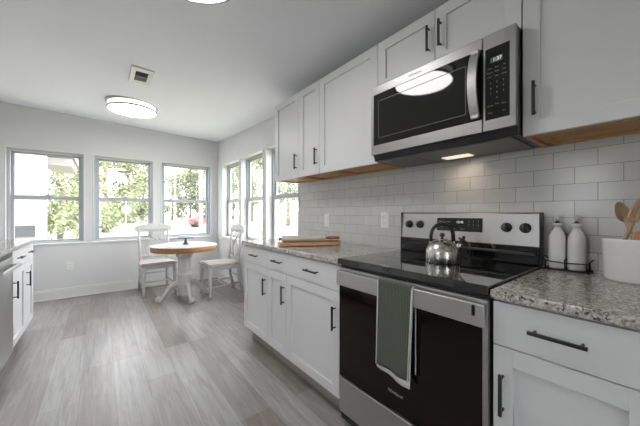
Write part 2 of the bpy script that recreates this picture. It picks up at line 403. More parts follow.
r = bpy.data.objects.new('window_7', None); COL.objects.link(r); r['kind'] = 'structure'; r.location = (-1.8, YB - .07, .04)  # unseen window behind the camera, added to let in fill daylight
b = MB()
for x in (BK[0], BK[1] - .06): b.box(x, x + .06, YB - .10, YB - .04, .04, 2.1, .003)
b.box(BK[0], BK[1], YB - .10, YB - .04, .04, .10, .003).box(BK[0], BK[1], YB - .10, YB - .04, 2.04, 2.1, .003); b.build('window_frame', M['sash'], r)
for x in (BK[0] + .05,): MB().box(x, x + .90, YB - .072, YB - .069, .09, 2.05).build('pane', M['glass'], r)

r = bpy.data.objects.new('window_8', None); COL.objects.link(r); r['kind'] = 'structure'; r.location = (XL - .07, .25, LZ[0])  # out-of-frame left window, added to brighten cabinet fronts, floor and ceiling
b = MB()
for y in (LW[0], LW[1] - .04): b.box(XL - .12, XL - .03, y, y + .04, LZ[0], LZ[1], .003)
b.box(XL - .12, XL - .03, LW[0], LW[1], LZ[0], LZ[0] + .04, .003).box(XL - .12, XL - .03, LW[0], LW[1], LZ[1] - .04, LZ[1], .003); b.build('window_frame', M['sash'], r)
MB().box(XL - .08, XL - .076, LW[0] + .03, LW[1] - .03, LZ[0] + .03, LZ[1] - .03).build('pane', M['glass'], r)

# ------------------------------------------------------------------ outdoors
MB().box(-120, 120, -40, 160, -0.75, -0.45).build('lawn', M['lawn'], kind='structure')
MB().box(-120, 120, 31, 38, -0.46, -0.43).build('road', M['road'], kind='structure')
MB().box(22, 27, -40, 30.9, -0.46, -0.43).build('driveway', M['road'], kind='structure')

def tree(name, x, y, h, r, lm, label, seed, low=.25):
    rnd = random.Random(seed); t = thing(name, label, 'tree', (x, y, -.45), 'trees beyond the lawn')
    tr = MB(); tr.tube([(x, y, -.5), (x + .1, y, h * .3), (x, y + .1, h * .75)], [h * .019, h * .014, h * .006], 8)
    for k in range(5):
        a = k * 1.3 + seed; z = h * (.3 + .08 * k); tr.tube([(x + .05, y, z), (x + math.cos(a) * r * .4, y + math.sin(a) * r * .4, z + h * .12), (x + math.cos(a) * r * .7, y + math.sin(a) * r * .7, z + h * .2)], [h * .006, h * .004, h * .002], 6)
    tr.build('trunk', M['bark'], t)
    lf = MB(); vs = []; fs = []
    blobs = []
    for k in range(26):
        q = rnd.uniform(low, 1.0); env = math.sin(PI * min(1, max(.1, (q - low) / (1 - low) * .85 + .12))) ** .6
        a = rnd.uniform(0, 2 * PI); d = r * env * math.sqrt(rnd.random()) * .8
        blobs.append((x + math.cos(a) * d, y + math.sin(a) * d, -.45 + h * q * .93, r * rnd.uniform(.22, .38)))
    for bxx, byy, bz, br in blobs:
        for k in range(190):
            d = Vector((rnd.gauss(0, 1), rnd.gauss(0, 1), rnd.gauss(0, .8))).normalized() * br * rnd.uniform(.55, 1.05)
            p = Vector((bxx, byy, bz)) + d; s = h * rnd.uniform(.006, .015)
            u = Vector((rnd.gauss(0, 1), rnd.gauss(0, 1), rnd.gauss(0, 1))).normalized(); w = u.orthogonal().normalized()
            i = len(vs); vs += [tuple(p - u * s * 1.4), tuple(p + w * s * .8 + u * .1 * s), tuple(p + u * s * 1.4), tuple(p - w * s * .8)]; fs.append((i, i + 1, i + 2, i + 3))
    lf._take(vs, fs).build('foliage', lm, t)
    return t
def px(u, Y):      # x on the line of sight through column u of the photo at depth Y (used once, to site the outdoor things)
    t = (u - 320) / 279.3; c, s = math.cos(.6657), math.sin(.6657)
    return -1.684 + (Y + .39) * (c * t + s) / (c - s * t)
TREES = [(60, 20, 7.8, 3.6, 'leaf1', 'broad light green tree seen in the left window beside the white house'),
         (74, 67, 15.9, 4.2, 'leaf2', 'farther dark green tree at the right edge of the left window'),
         (104, 30, 11.0, 4.2, 'leaf1', 'tall spreading green tree at the left of the middle window'),
         (128, 54, 17.0, 4.6, 'leaf2', 'large dark green tree behind the round sign in the middle window'),
         (143, 82, 12.5, 4.4, 'leaf1', 'low pale green tree at the right of the middle window'),
         (172, 71, 12.1, 4.4, 'leaf1', 'pale green tree behind the thin pole in the third window'),
         (190, 59, 12.2, 4.0, 'leaf2', 'dark green tree in the middle of the third window'),
         (206, 44, 14.3, 4.2, 'leaf2', 'tall dark tree behind the wide pale pole'),
         (233, 69, 17.0, 4.4, 'leaf1', 'leafy tree filling the narrow corner window on the right wall'),
         (252, 48, 17.0, 4.2, 'leaf1', 'tall tree seen through the middle window of the right wall'),
         (272, 20, 9.7, 4.2, 'leaf2', 'dark tree between the two nearer windows of the right wall'),
         (288, 30, 14.9, 3.6, 'leaf1', 'tree with low boughs in the window beside the upper cabinets')]
for i, (u, Y, h, r, lm, lb) in enumerate(TREES):
    tree('leafy_tree', px(u, Y), Y, h, r, M[lm], lb, 11 + i * 7, .08 if u < 230 else .2)

HX = px(36.5, 8.2)
h = thing('neighbour_house', 'white sided house with grey skirting outside the left window', 'house', (-4.2, 9.2, -.45))
b = MB()
for k in range(24): b.box(-6.0, HX, 8.2, 8.8, .90 + k * .13, 1.026 + k * .13)
b.build('siding_wall', M['siding'], h)
MB().box(-6.0, HX + .02, 8.17, 8.83, .66, .90).build('skirting', M['grey'], h)
MB().box(-6.0, HX, 8.2, 8.8, -.45, .66).build('foundation', M['siding'], h)
MB().box(px(36.5, 7.7), px(47, 7.7), 7.55, 7.75, -.45, 4.05, .01).build('porch_column', M['siding'], h)
b = MB(); b.box(px(45, 10), px(73, 10), 9.6, 11.5, 2.42, 2.62).box(px(45, 10), px(75, 10), 9.5, 11.6, 2.68, 2.84)
b.build('porch_eave', M['siding'], h)
MB().prism([(-6.2, 4.1), (-2.6, 4.1), (-4.4, 5.4)], lambda u, v, d: (u, d, v), 8.0, 11.8).build('roof', M['roof'], h)

s = thing('road_sign', 'round white sign on a thin post in the middle window', 'sign', (px(126, 24), 24, -.45))
X = px(126, 24)
MB().lathe([(.03, -.45), (.03, 2.1)], (X, 24, 0), 8).build('post', M['pole'], s)
MB().lathe([(.28, -.01), (.28, .01)], (X, 23.95, 1.42), 24, axis='y').build('sign_plate', M['sign'], s)
for (u, Y, r, z, lb) in ((201, 22, .17, 9, 'thick pale utility pole at the right of the third window'), (175, 30, .08, 6.5, 'thin pale pole at the left of the third window')):
    tag(MB().lathe([(r, -.45), (r * .8, z)], (px(u, Y), Y, 0), 10).build('utility_pole', M['pole'], origin=(px(u, Y), Y, -.45)), lb, 'pole', 'poles outside the far windows')

def car(x, y, rz, m, lb):
    t = thing('parked_car', lb, 'car', (x, y, -.43), 'cars parked outside')
    R = Matrix.Translation((x, y, -.43)) @ Matrix.Rotation(rz, 4, 'Z')
    b = MB(); b.prism([(-2.1, .35), (2.1, .35), (2.15, .7), (1.9, .9), (1.0, .98), (.4, 1.42), (-1.0, 1.45), (-1.6, 1.0), (-2.1, .9)], lambda u, v, d: R @ Vector((u, d, v)), -.85, .85); b.build('body', m, t)
    b = MB(); b.prism([(-1.35, 1.0), (.82, 1.0), (.36, 1.36), (-.95, 1.38)], lambda u, v, d: R @ Vector((u, d, v)), -.86, .86); b.build('side_windows', M['glassblack'], t)
    for wx in (-1.3, 1.3):
        for wy in (-.8, .8):
            bb = MB(); bb.lathe([(.33, -.1), (.33, .1)], (0, 0, 0), 16, axis='y'); bmesh.ops.transform(bb.bm, matrix=R @ Matrix.Translation((wx, wy, .33)), verts=bb.bm.verts[:]); bb.build('wheel', M['tyre'], t)
car(px(207, 33), 33, 0, M['red'], 'red car parked on the road beyond the pale pole')
car(24.5, 22.0, 1.57, M['carw'], 'white car parked on the driveway outside the right windows')

# ------------------------------------------------------------------ cabinets
def pull(p, x, y, z, L, vertical, parent, s=1):
    """black bar pull standing off a front at x (s = direction of the cabinet's face: -1 faces -x)"""
    b = MB(); X = x + s * .028
    if vertical:
        b.box(X - .005, X + .005, y - .005, y + .005, z - L / 2, z + L / 2, .0012)
        for q in (-1, 1): b.tube([(x - s * .001, y, z + q * L * .4), (X, y, z + q * L * .4)], .0042, 8)
    else:
        b.box(X - .005, X + .005, y - L / 2, y + L / 2, z - .005, z + .005, .0012)
        for q in (-1, 1): b.tube([(x - s * .001, y + q * L * .4, z), (X, y + q * L * .4, z)], .0042, 8)
    return b.build('handle', M['black'], parent)
def shaker(x, s, y0, y1, z0, z1, parent, w=.058, name='door'):
    b = MB(); t = .019; xa, xb = sorted((x, x - s * t)); g = .0017
    y0 += g; y1 -= g; z0 += g; z1 -= g
    b.box(xa, xb, y0, y0 + w, z0, z1, .0015).box(xa, xb, y1 - w, y1, z0, z1, .0015)
    b.box(xa, xb, y0 + w - .001, y1 - w + .001, z0, z0 + w, .0015).box(xa, xb, y0 + w - .001, y1 - w + .001, z1 - w, z1, .0015)
    xc = x - s * .011; xd = x - s * t; b.box(min(xc, xd), max(xc, xd), y0 + w - .004, y1 - w + .004, z0 + w - .004, z1 - w + .004)
    return b.build(name, M['cab'], parent)
def slab(x, s, y0, y1, z0, z1, parent):
    xa, xb = sorted((x, x - s * .019)); return MB().box(xa, xb, y0 + .0017, y1 - .0017, z0 + .0017, z1 - .0017, .0015).build('drawer_front', M['cab'], parent)

ZB, ZD, ZTOP = .127, .729, .876
def base_cabinet(label, y0, y1, drawers, doors, face=-.635, s=-1, back=-.003):
    """drawers: (y0, y1, [handle ys]); doors: (y0, y1, handle y or None)"""
    t = thing('base_cabinet', label, 'cabinet', (face, (y0 + y1) / 2, 0), 'base cabinets')
    inner = face - s * .02
    xa, xb = sorted((inner, back)); b = MB(); b.box(xa, xb, y0 + .0008, y1 - .0008, .115, .8835).build('carcass', M['cab'], t)
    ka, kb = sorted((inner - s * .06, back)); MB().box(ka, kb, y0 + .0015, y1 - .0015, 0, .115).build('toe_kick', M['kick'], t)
    for a, c, hs in drawers:
        d = slab(face, s, a, c, ZD, ZTOP, t)
        for hy in hs: pull('h', face, hy, (ZD + ZTOP) / 2 + .004, .135, False, d, s)
    for a, c, hy in doors:
        d = shaker(face, s, a, c, ZB, ZD, t)
        if hy is not None: pull('h', face, hy, .577, .135, True, d, s)
    return t
base_cabinet('base cabinet with two uneven doors and one wide drawer, left of the oven', .7705, 1.627, [(.7705, 1.627, [1.456, 1.023])], [(1.334, 1.627, 1.366), (.7705, 1.334, .803)])
base_cabinet('narrow one-door base cabinet at the counter end nearest the white table', 1.627, 2.088, [(1.627, 2.088, [1.858])], [(1.627, 2.088, 1.659)])
base_cabinet('base cabinet right of the oven, below the white utensil crock', -.377, -.0055, [(-.377, -.0055, [-.178])], [(-.377, -.0055, -.037)])
base_cabinet('base cabinet at the near end of the right run, past the crock', -1.3, -.378, [(-1.3, -.378, [-.84])], [(-1.3, -.84, -.87), (-.84, -.378, -.81)])
LF = -2.214
base_cabinet('white base cabinet beside the dishwasher', 2.715, 3.197, [(2.715, 3.197, [2.95])], [(2.715, 3.197, 2.75)], LF, 1, XL + .003)
base_cabinet('white end base cabinet of the left run, farthest from the dishwasher', 3.197, 3.575, [(3.197, 3.575, [3.39])], [(3.197, 3.575, 3.235)], LF, 1, XL + .003)

def counter(x0, x1, y0, y1, label):
    c = MB().box(x0, x1, y0, y1, .8842, .914, .004, 3).build('countertop', M['granite'], origin=(x0, y0, .8842))
    return tag(c, label, 'countertop', 'granite countertops')
counter(-.652, -.0085, .7700, 2.098, 'long speckled granite countertop under the rolling pin, left of the oven')
counter(-.652, -.0085, -1.3, -.0035, 'speckled granite countertop under the crock and bottles, right of the oven')
counter(XL + .001, -2.194, 1.2, 3.59, 'granite countertop over the dishwasher on the left run')

# dishwasher
d = thing('dishwasher', 'stainless steel dishwasher built in under the left countertop', 'dishwasher', (-2.25, 2.41, 0))
MB().box(XL + .01, -2.25, 2.112, 2.712, .10, .88).build('tub', M['plastic'], d)
dd = MB().box(-2.25, -2.205, 2.115, 2.709, .12, .845, .004).build('door', M['steel2'], d)
b = MB(); b.box(-2.166, -2.152, 2.17, 2.655, .775, .800, .004)
for y in (2.2, 2.62): b.box(-2.207, -2.16, y - .012, y + .012, .778, .797, .002)
b.build('handle', M['steel'], dd)
MB().box(-2.25, -2.208, 2.115, 2.709, .848, .878, .003).build('control_strip', M['plastic'], d)
MB().box(XL + .01, -2.30, 2.113, 2.711, 0, .10).build('toe_kick', M['plastic'], d)
base_cabinet('base cabinet on the near side of the dishwasher', 1.21, 2.11, [(1.21, 2.11, [1.66])], [(1.21, 1.66, 1.63), (1.66, 2.11, 1.69)], LF, 1, XL + .003)

# upper cabinets
ZU0, ZU1, XU = 1.485, 2.237, -.3115
def upper_cabinet(label, y0, y1, doors, z0=ZU0, z1=ZU1, ply=True, ribs=()):
    t = thing('wall_cabinet', label, 'cabinet', (-.15, (y0 + y1) / 2, z0), 'wall cabinets')
    b = MB(); b.box(XU + .0205, -.0085, y0 + .0008, y1 - .0008, z0 + (.022 if ply else 0), z1).build('carcass', M['cab'], t)
    if ply:
        u = MB(); u.box(XU + .04, -.0085, y0 + .018, y1 - .018, z0 + .0135, z0 + .0215)
        u.box(XU + .0205, XU + .04, y0 + .001, y1 - .001, z0 + .001, z0 + .0215).box(-.03, -.0085, y0 + .018, y1 - .018, z0 + .001, z0 + .0135)
        for y in (y0 + .001, y1 - .018) + tuple(ribs): u.box(XU + .04, -.0085, y, y + .017, z0 + .001, z0 + .0215)
        u.build('plywood_underside', M['ply'], t, label='orange bare plywood underside')
    for a, c, hy, hz in doors:
        dd = shaker(XU, -1, a, c, z0, z1, t)
        if hy is not None: pull('h', XU, hy, hz, .135, True, dd, -1)
    return t
upper_cabinet('narrow wall cabinet at the far end, beside the window', 1.661, 2.09, [(1.661, 2.09, 1.693, 1.628)])
upper_cabinet('wall cabinet with two uneven doors between the microwave and the far end cabinet', .769, 1.661, [(1.366, 1.661, 1.398, 1.628), (.769, 1.366, None, 0)], ribs=(1.20,))
upper_cabinet('short two-door wall cabinet above the microwave', .004, .768, [(.386, .768, .417, 2.088), (.004, .386, .352, 2.088)], 1.936, ZU1, False)
upper_cabinet('wall cabinet right of the microwave, above the crock and bottles', -.53, .003, [(-.53, .003, -.042, 1.627)], ribs=(-.06,))

# ------------------------------------------------------------------ microwave
mw = thing('microwave', 'stainless over-the-range microwave with black glass door', 'microwave', (-.2, .383, 1.49))
XM = -.378
b = MB(); b.prism([(-.0085, 1.49), (-.345, 1.49), (-.356, 1.52), (-.356, 1.933), (-.0085, 1.933)], lambda u, v, d: (u, d, v), .006, .762)
b.build('body', M['plastic'], mw)
dr = MB(); dr.box(XM, -.356, .1295, .7640, 1.883, 1.9335, .003).box(XM, -.356, .1295, .7640, 1.522, 1.579, .003).box(XM, -.356, .7455, .7640, 1.578, 1.884, .002)
dr = dr.build('door', M['steeld'], mw)
MB().box(XM + .002, -.357, .1297, .7457, 1.5785, 1.8835, .001).build('door_glass', M['glassblack'], dr)
b = MB()
for (y0, y1, z0, z1) in ((.20, .71, 1.838, 1.841), (.20, .71, 1.618, 1.621), (.20, .203, 1.618, 1.841), (.707, .71, 1.618, 1.841)): b.box(XM + .0012, XM + .003, y0, y1, z0, z1)
b.build('window_outline', M['logod'], dr)
b = MB(); n = 14
for i in range(n):      # bowed flat handle
    a0, a1 = i / n, (i + 1) / n; f = lambda a: (XM - .005 - .038 * math.sin(PI * a) ** .7, 1.594 + .285 * a)
    (xa, za), (xb, zb) = f(a0), f(a1)
    vs = [(xa, .139, za), (xa, .176, za), (xb, .176, zb), (xb, .139, zb), (xa + .012, .139, za), (xa + .012, .176, za), (xb + .012, .176, zb), (xb + .012, .139, zb)]
    b._take(vs, [(0, 1, 2, 3), (7, 6, 5, 4), (0, 4, 5, 1), (1, 5, 6, 2), (2, 6, 7, 3), (3, 7, 4, 0)])
b.box(XM - .012, XM + .004, .141, .174, 1.588, 1.604, .002).box(XM - .012, XM + .004, .141, .174, 1.87, 1.886, .002)
b.build('handle', M['steel'], dr)
cp = MB().box(XM, -.356, .0035, .1265, 1.522, 1.9335, .003).build('control_panel', M['steeld'], mw)
MB().box(XM - .001, XM + .003, .026, .118, 1.568, 1.872, .001).build('keypad_glass', M['glassblack'], cp)
MB().box(XM - .0016, XM, .050, .098, 1.806, 1.829, .0005).build('display', M['lcd'], cp)
MB().text('1:37', .020, (XM - .0019, .071, 1.8175)).build('display_digits', M['digit'], cp)
def key(w, size, pos, parent): MB().text(w, size, pos).build('key_label', M['print'], parent)
rows = [(1.785, ['Cook', 'Steam', 'Melt']), (1.767, ['Popcorn', 'Potato', 'Pizza']), (1.748, ['Reheat', 'Soften', 'Defrost'])]
for z, ws in rows:
    for w, y in zip(ws, (.100, .072, .045)): key(w, .0062, (XM - .0014, y, z), cp)
for i, z in enumerate((1.722, 1.700, 1.678)):
    for j, y in enumerate((.096, .072, .048)): key(str(i * 3 + j + 1), .0105, (XM - .0014, y, z), cp)
for w, sz, y, z in (('0', .0105, .072, 1.656), ('Cancel', .008, .098, 1.626), ('Start', .009, .046, 1.626), ('Timer', .0062, .072, 1.63), ('Power', .0062, .098, 1.596), ('Light', .0062, .046, 1.596)): key(w, sz, (XM - .0014, y, z), cp)
MB().text('Whirlpool', .019, (XM - .0004, .463, 1.909)).build('logo', M['logod'], dr)
for y in (.03, .512): MB().box(-.335, -.03, y, y + .222, 1.483, 1.490, .002).build('grease_filter', M['filt'], mw)
MB().box(-.338, -.02, .255, .508, 1.484, 1.490, .002).build('bottom_plate', M['filt'], mw)
MB().box(-.165, -.095, .285, .43, 1.480, 1.485, .002).build('light_lens', M['hood'], mw)
hl = bpy.data.lights.new('hood_light', 'SPOT'); ho = bpy.data.objects.new('hood_light', hl); COL.objects.link(ho); ho.parent = mw
ho.location = Vector((-.13, .36, 1.476)) - Vector(mw.location); hl.energy = 1.6; hl.color = (1, .78, .55); hl.spot_size = 2.4; hl.spot_blend = 1.0; hl.shadow_soft_size = .05
ho.rotation_euler = Vector((.55, 0, -1)).to_track_quat('-Z', 'Y').to_euler()

# ------------------------------------------------------------------ range
rg = thing('electric_range', 'stainless electric range with black glass cooktop and oven door', 'stove', (-.33, .383, 0))
Y0, Y1 = .0015, .7665
MB().box(-.625, -.012, Y0 + .002, Y1 - .002, .03, .895).build('body', M['plastic'], rg)
ct = MB().box(-.650, -.012, Y0, Y1, .890, .922, .004, 3).build('cooktop', M['cook'], rg)
for (x, y, r) in ((-.46, .20, .115), (-.46, .57, .09), (-.2, .57, .08), (-.2, .2, .08)):
    n = 48; vs = []; fs = []
    for k in range(n):
        a = 2 * PI * k / n
        for rr in (r, r - .003): vs.append((x + rr * math.cos(a), y + rr * math.sin(a), .9222))
    for k in range(n): fs.append((2 * k, 2 * k + 1, (2 * k + 3) % (2 * n), (2 * k + 2) % (2 * n)))
    MB()._take(vs, fs).build('burner_ring', M['ring'], ct)
# backguard
vb = MB().box(-.085, -.012, Y0 + .002, Y1 - .002, .922, 1.012, .005).build('vent_base', M['glassblack'], rg)
MB().box(-.098, -.08, Y0 + .012, Y1 - .012, .972, .984, .003).build('vent_lip', M['plastic'], vb)
bgd = MB(); bgd.prism([(-.064, 1.0), (-.07, 1.008), (-.058, 1.166), (-.05, 1.173), (-.022, 1.173), (-.022, 1.0)], lambda u, v, d: (u, d, v), Y0 + .002, Y1 - .002)
bgd = bgd.build('backguard', M['steel'], rg)
b = MB()
for y in (Y0 - .0005, Y1 - .0025): b.box(-.072, -.012, y, y + .003, .925, 1.174)
b.box(-.022, -.012, Y0, Y1, .925, 1.174)
b.build('backguard_cap', M['plastic'], rg)
def bgx(z): return -.07 + (z - 1.008) * .012 / .158
b = MB(); b.prism([(.254, 1.066), (.512, 1.066), (.512, 1.142), (.254, 1.142)], lambda u, v, d: (bgx(v) - d, u, v), -.002, .0012)
pn = b.build('display_panel', M['glassblack'], bgd)
MB().text('12:45', .018, (bgx(1.118) - .0016, .375, 1.118)).build('clock_digits', M['digit'], pn)
for i, w in enumerate(('Bake', 'Broil', 'Warm')): key(w, .009, (bgx(1.12) - .0016, .49 - i * .026, 1.12), pn)
for i in range(3):
    for j in range(3): key(str(i * 3 + j + 1), .010, (bgx(1.1) - .0017, .325 - j * .025, 1.124 - i * .02), pn)
for w, sz, y, z in (('Timer', .009, .485, 1.092), ('Clean', .009, .45, 1.092), ('Start', .009, .41, 1.08), ('Cancel', .009, .36, 1.08)): key(w, sz, (bgx(z) - .0016, y, z), pn)
for y in (.705, .625, .14, .06):
    z = 1.098; x = bgx(z); b = MB(); b.lathe([(.0245, 0), (.0245, .004), (.0205, .005), (.0195, .022), (.017, .026)], (0, 0, 0), 28, axis='x')
    for v in b.bm.verts: v.co.x = x - v.co.x; v.co.y += y; v.co.z += z
    b.box(x - .034, x - .02, y - .0055, y + .0055, z - .019, z + .019, .002)
    kb = b.build('knob', M['plastic'], bgd)
    MB().box(x - .0345, x - .0338, y - .001, y + .001, z + .006, z + .017).build('knob_mark', M['print'], kb)
for y in (.705, .625, .14, .06):
    z = 1.098; b = MB()
    for k in range(9):
        a = math.radians(-40 + k * 32.5); b.box(bgx(z) - .001, bgx(z) + .001, y + .031 * math.cos(a) - .0012, y + .031 * math.cos(a) + .0012, z + .031 * math.sin(a) - .0012, z + .031 * math.sin(a) + .0012)
    b.build('dial_print', M['logod'], bgd)
# oven door
XD = -.650
od = MB(); od.box(XD, -.626, Y0 + .003, Y1 - .010, .782, .872, .003).box(XD + .002, -.626, Y0 + .003, Y0 + .022, .285, .783, .002).box(XD + .002, -.626, Y1 - .014, Y1 - .010, .285, .783)
od = od.build('oven_door', M['steel'], rg)
MB().box(XD, -.627, Y0 + .021, Y1 - .013, .285, .7825, .002).build('door_glass', M['ovenglass'], od)
MB().text('Whirlpool', .019, (XD - .0003, .383, .366)).build('logo', M['logo'], od)
hb = MB().box(-.6765, -.6635, .005, .750, .784, .860, .003, 3).build('door_handle', M['steel'], od)
MB().box(-.6772, -.676, .035, .045, .818, .856, .003).build('handle_slot', M['plastic'], hb)
b = MB()
for y in (.030, .735): b.box(-.666, XD + .002, y - .012, y + .012, .806, .846, .002)
b.build('handle_mount', M['plastic'], od)
MB().box(XD + .002, -.626, Y0 + .003, Y1 - .010, .085, .272, .004).build('storage_drawer', M['steel'], rg)
MB().box(-.59, -.05, Y0 + .02, Y1 - .02, 0, .085).build('plinth', M['plastic'], rg)

# ------------------------------------------------------------------ kettle
KX, KY, KZ = -.319, .343, .9222
k = thing('tea_kettle', 'brushed steel whistling kettle with black handle on the cooktop', 'kettle', (KX, KY, KZ))
prof = [(.066, 0), (.078, .002), (.0805, .006), (.080, .038)] + [(.080 * math.cos(a) ** .9, .038 + .080 * math.sin(a)) for a in [i * .1 for i in range(1, 13)]] + [(.026, .1155)]
MB().lathe(prof, (KX, KY, KZ), 48).build('body', M['kettle'], k)
MB().lathe([(.030, .111), (.029, .116), (.018, .121), (.005, .122)], (KX, KY, KZ), 32).build('lid', M['kettle'], k)
MB().lathe([(.004, .12), (.005, .126)] + [(.0125 * math.sin(a), .137 - .0125 * math.cos(a)) for a in [i * PI / 8 for i in range(2, 8)]], (KX, KY, KZ), 20).build('lid_knob', M['plastic'], k)
dv = Vector((.786, -.618, 0)); K0 = Vector((KX, KY, KZ))
b = MB(); pts = []
for i in range(17):
    a = PI * i / 16; pts.append(K0 + dv * (-.057 * math.cos(a)) + Vector((0, 0, .105 + .088 * math.sin(a) ** .62)))
b.tube(pts, .0098, 12, flat=(1.0, .85)); b.build('handle', M['plastic'], k)
b = MB()
for q in (-1, 1): b.tube([K0 + dv * (.062 * q) + Vector((0, 0, .082)), K0 + dv * (.058 * q) + Vector((0, 0, .118))], .006, 8)
b.build('handle_bracket', M['kettle'], k)
sp = MB(); sp.tube([K0 + dv * .062 + Vector((0, 0, .066)), K0 + dv * .088 + Vector((0, 0, .086)), K0 + dv * .102 + Vector((0, 0, .102))], [.018, .014, .012], 16)
sp = sp.build('spout', M['kettle'], k)
b = MB(); b.tube([K0 + dv * .098 + Vector((0, 0, .098)), K0 + dv * .110 + Vector((0, 0, .112))], .0145, 16)
b.tube([K0 + dv * .100 + Vector((0, 0, .112)), K0 + dv * .090 + Vector((0, 0, .118)), K0 + dv * .086 + Vector((0, 0, .124))], .005, 8)
b.tube([K0 + dv * .104 + Vector((0, 0, .112)), K0 + dv * .112 + Vector((0, 0, .130))], .008, 8)
b.build('whistle', M['plastic'], sp)

# ------------------------------------------------------------------ towel over the oven handle
tw = thing('dish_towel', 'sage green waffle towel with white hem hanging on the oven handle', 'towel', (-.70, .362, .86))
def towel_strip(ys0, ys1, zb0, zb1, xoff, n=22, back=.42, name='cloth', m=None, hem=None):
    """front fall, over the bar, back fall"""
    prof = []
    for i in range(n + 1):
        f = i / n; prof.append(('f', f))
    b = MB(); vs = []; W = 14; L = 0
    rows = []
    xf = -.6805 - xoff; xbk = -.657; zt = .862 + xoff
    for i in range(n + 1): rows.append((xf, 1 - i / n, 'front'))          # bottom to top
    rows = [(xf, 1 - i / n, 'front') for i in range(n, -1, -1)]
    rows = [(xf, i / n, 'front') for i in range(n, -1, -1)]
    for i in range(1, 6):
        a = PI * i / 6; rows.append(((xf + xbk) / 2 - (xbk - xf) / 2 * math.cos(a), -a, 'arc'))
    for i in range(0, 8): rows.append((xbk, i / 7, 'back'))
    for x, f, kd in rows:
        for j in range(W + 1):
            w = j / W; zb = zb0 + (zb1 - zb0) * w
            if kd == 'front':
                y = (ys0[0] + (ys1[0] - ys0[0]) * w) * (1 - f) + (ys0[1] + (ys1[1] - ys0[1]) * w) * f
                z = zt - .0 + (zb - zt) * f; xx = x - (.006 * math.sin(w * 9 + 1) * f + .004 * f * math.sin(w * 4)) - .006 * f
            elif kd == 'arc':
                y = ys0[0] + (ys1[0] - ys0[0]) * w; z = zt + .008 * math.sin(-f); xx = x
            else:
                y = ys0[0] + (ys1[0] - ys0[0]) * w; z = zt + (.50 - zt) * f; xx = x
            vs.append((xx, y, z))
    fs = []
    R = len(rows)
    for i in range(R - 1):
        for j in range(W):
            a = i * (W + 1) + j; fs.append((a, a + 1, a + W + 2, a + W + 1))
    b._take(vs, fs, True)
    bm = b.bm; bmesh.ops.recalc_face_normals(bm, faces=bm.faces[:]); bmesh.ops.solidify(bm, geom=bm.faces[:], thickness=.0022)
    for f in bm.faces: f.smooth = True
    return b.build(name, m, tw)
towel_strip((.450, .452), (.276, .292), .487, .474, .0035, name='cloth', m=M['towel'])
towel_strip((.454, .456), (.273, .289), .472, .440, -.001, name='lining', m=M['towelw'])
b = MB(); b.tube([(-.686, .4515, .862), (-.692, .4525, .66), (-.697, .4535, .487)], .0026, 6)
b.tube([(-.686, .2745, .862), (-.690, .283, .66), (-.694, .291, .474)], .003, 6); b.build('hem', M['towelw'], tw)

# ------------------------------------------------------------------ bottles in a wire caddy, crock of utensils
def bottle(x, y, label):
    t = thing('oil_bottle', label, 'bottle', (x, y, .922), 'white bottles in the wire caddy')
    MB().lathe([(.027, 0), (.0305, .003), (.031, .02), (.031, .125), (.0295, .142), (.024, .160), (.016, .174), (.0135, .180), (.0135, .192), (.0185, .194), (.0185, .202), (.012, .204)], (x, y, .922), 36).build('body', M['ceramic'], t)
    MB().lathe([(.010, .203), (.0105, .208), (.005, .210), (.0045, .218)], (x, y, .922), 20).build('pourer_collar', M['black'], t)
    MB().lathe([(.004, .212), (.0085, .216), (.009, .228), (.006, .236), (.003, .238)], (x, y, .922), 20).build('stopper', M['pour'], t)
bottle(-.050, -.0575, 'white ceramic bottle nearest the stove in the wire caddy')
bottle(-.050, -.1235, 'white ceramic bottle nearest the crock in the wire caddy')
cd = thing('wire_caddy', 'black wire caddy holding two white bottles', 'caddy', (-.05, -.09, .914))
b = MB(); r = .0027
def loop(z, y0, y1, x0, x1): return [(x0, y0, z), (x0, y1, z), (x1, y1, z), (x1, y0, z), (x0, y0, z)]
b.tube(loop(.9195, -.016, -.166, -.088, -.013), r, 6)
b.tube([(-.088, -.09, .9195), (-.013, -.09, .9195)], r, 6); b.tube([(-.072, -.016, .9195), (-.072, -.166, .9195)], r, 6); b.tube([(-.030, -.016, .9195), (-.030, -.166, .9195)], r, 6)
b.build('base', M['black'], cd)
b = MB(); z1 = .955
b.tube([(-.088, -.022, z1), (-.088, -.09, z1 - .004), (-.088, -.160, z1)], r, 6); b.tube([(-.013, -.022, z1), (-.013, -.160, z1)], r, 6)
for y, q in ((-.022, 1), (-.160, -1)):
    b.tube([(-.088, y, .9195), (-.088, y, z1), (-.080, y + q * .014, z1 + .014), (-.021, y + q * .014, z1 + .014), (-.013, y, z1), (-.013, y, .9195)], r, 6)
for x in (-.088, -.013): b.tube([(x, -.09, .9195), (x, -.09, z1 + .01 if x < -.05 else z1)], r, 6)
b.tube([(-.088, -.09, z1 + .01), (-.013, -.09, z1 + .01)], r, 6)
b.build('rail', M['black'], cd)
for x in (-.088, -.013):
    for y in (-.016, -.166):
        MB().lathe([(.002, .914), (.0045, .916), (.0045, .920), (.002, .922)], (x, y, 0), 10).build('foot', M['black'], cd)

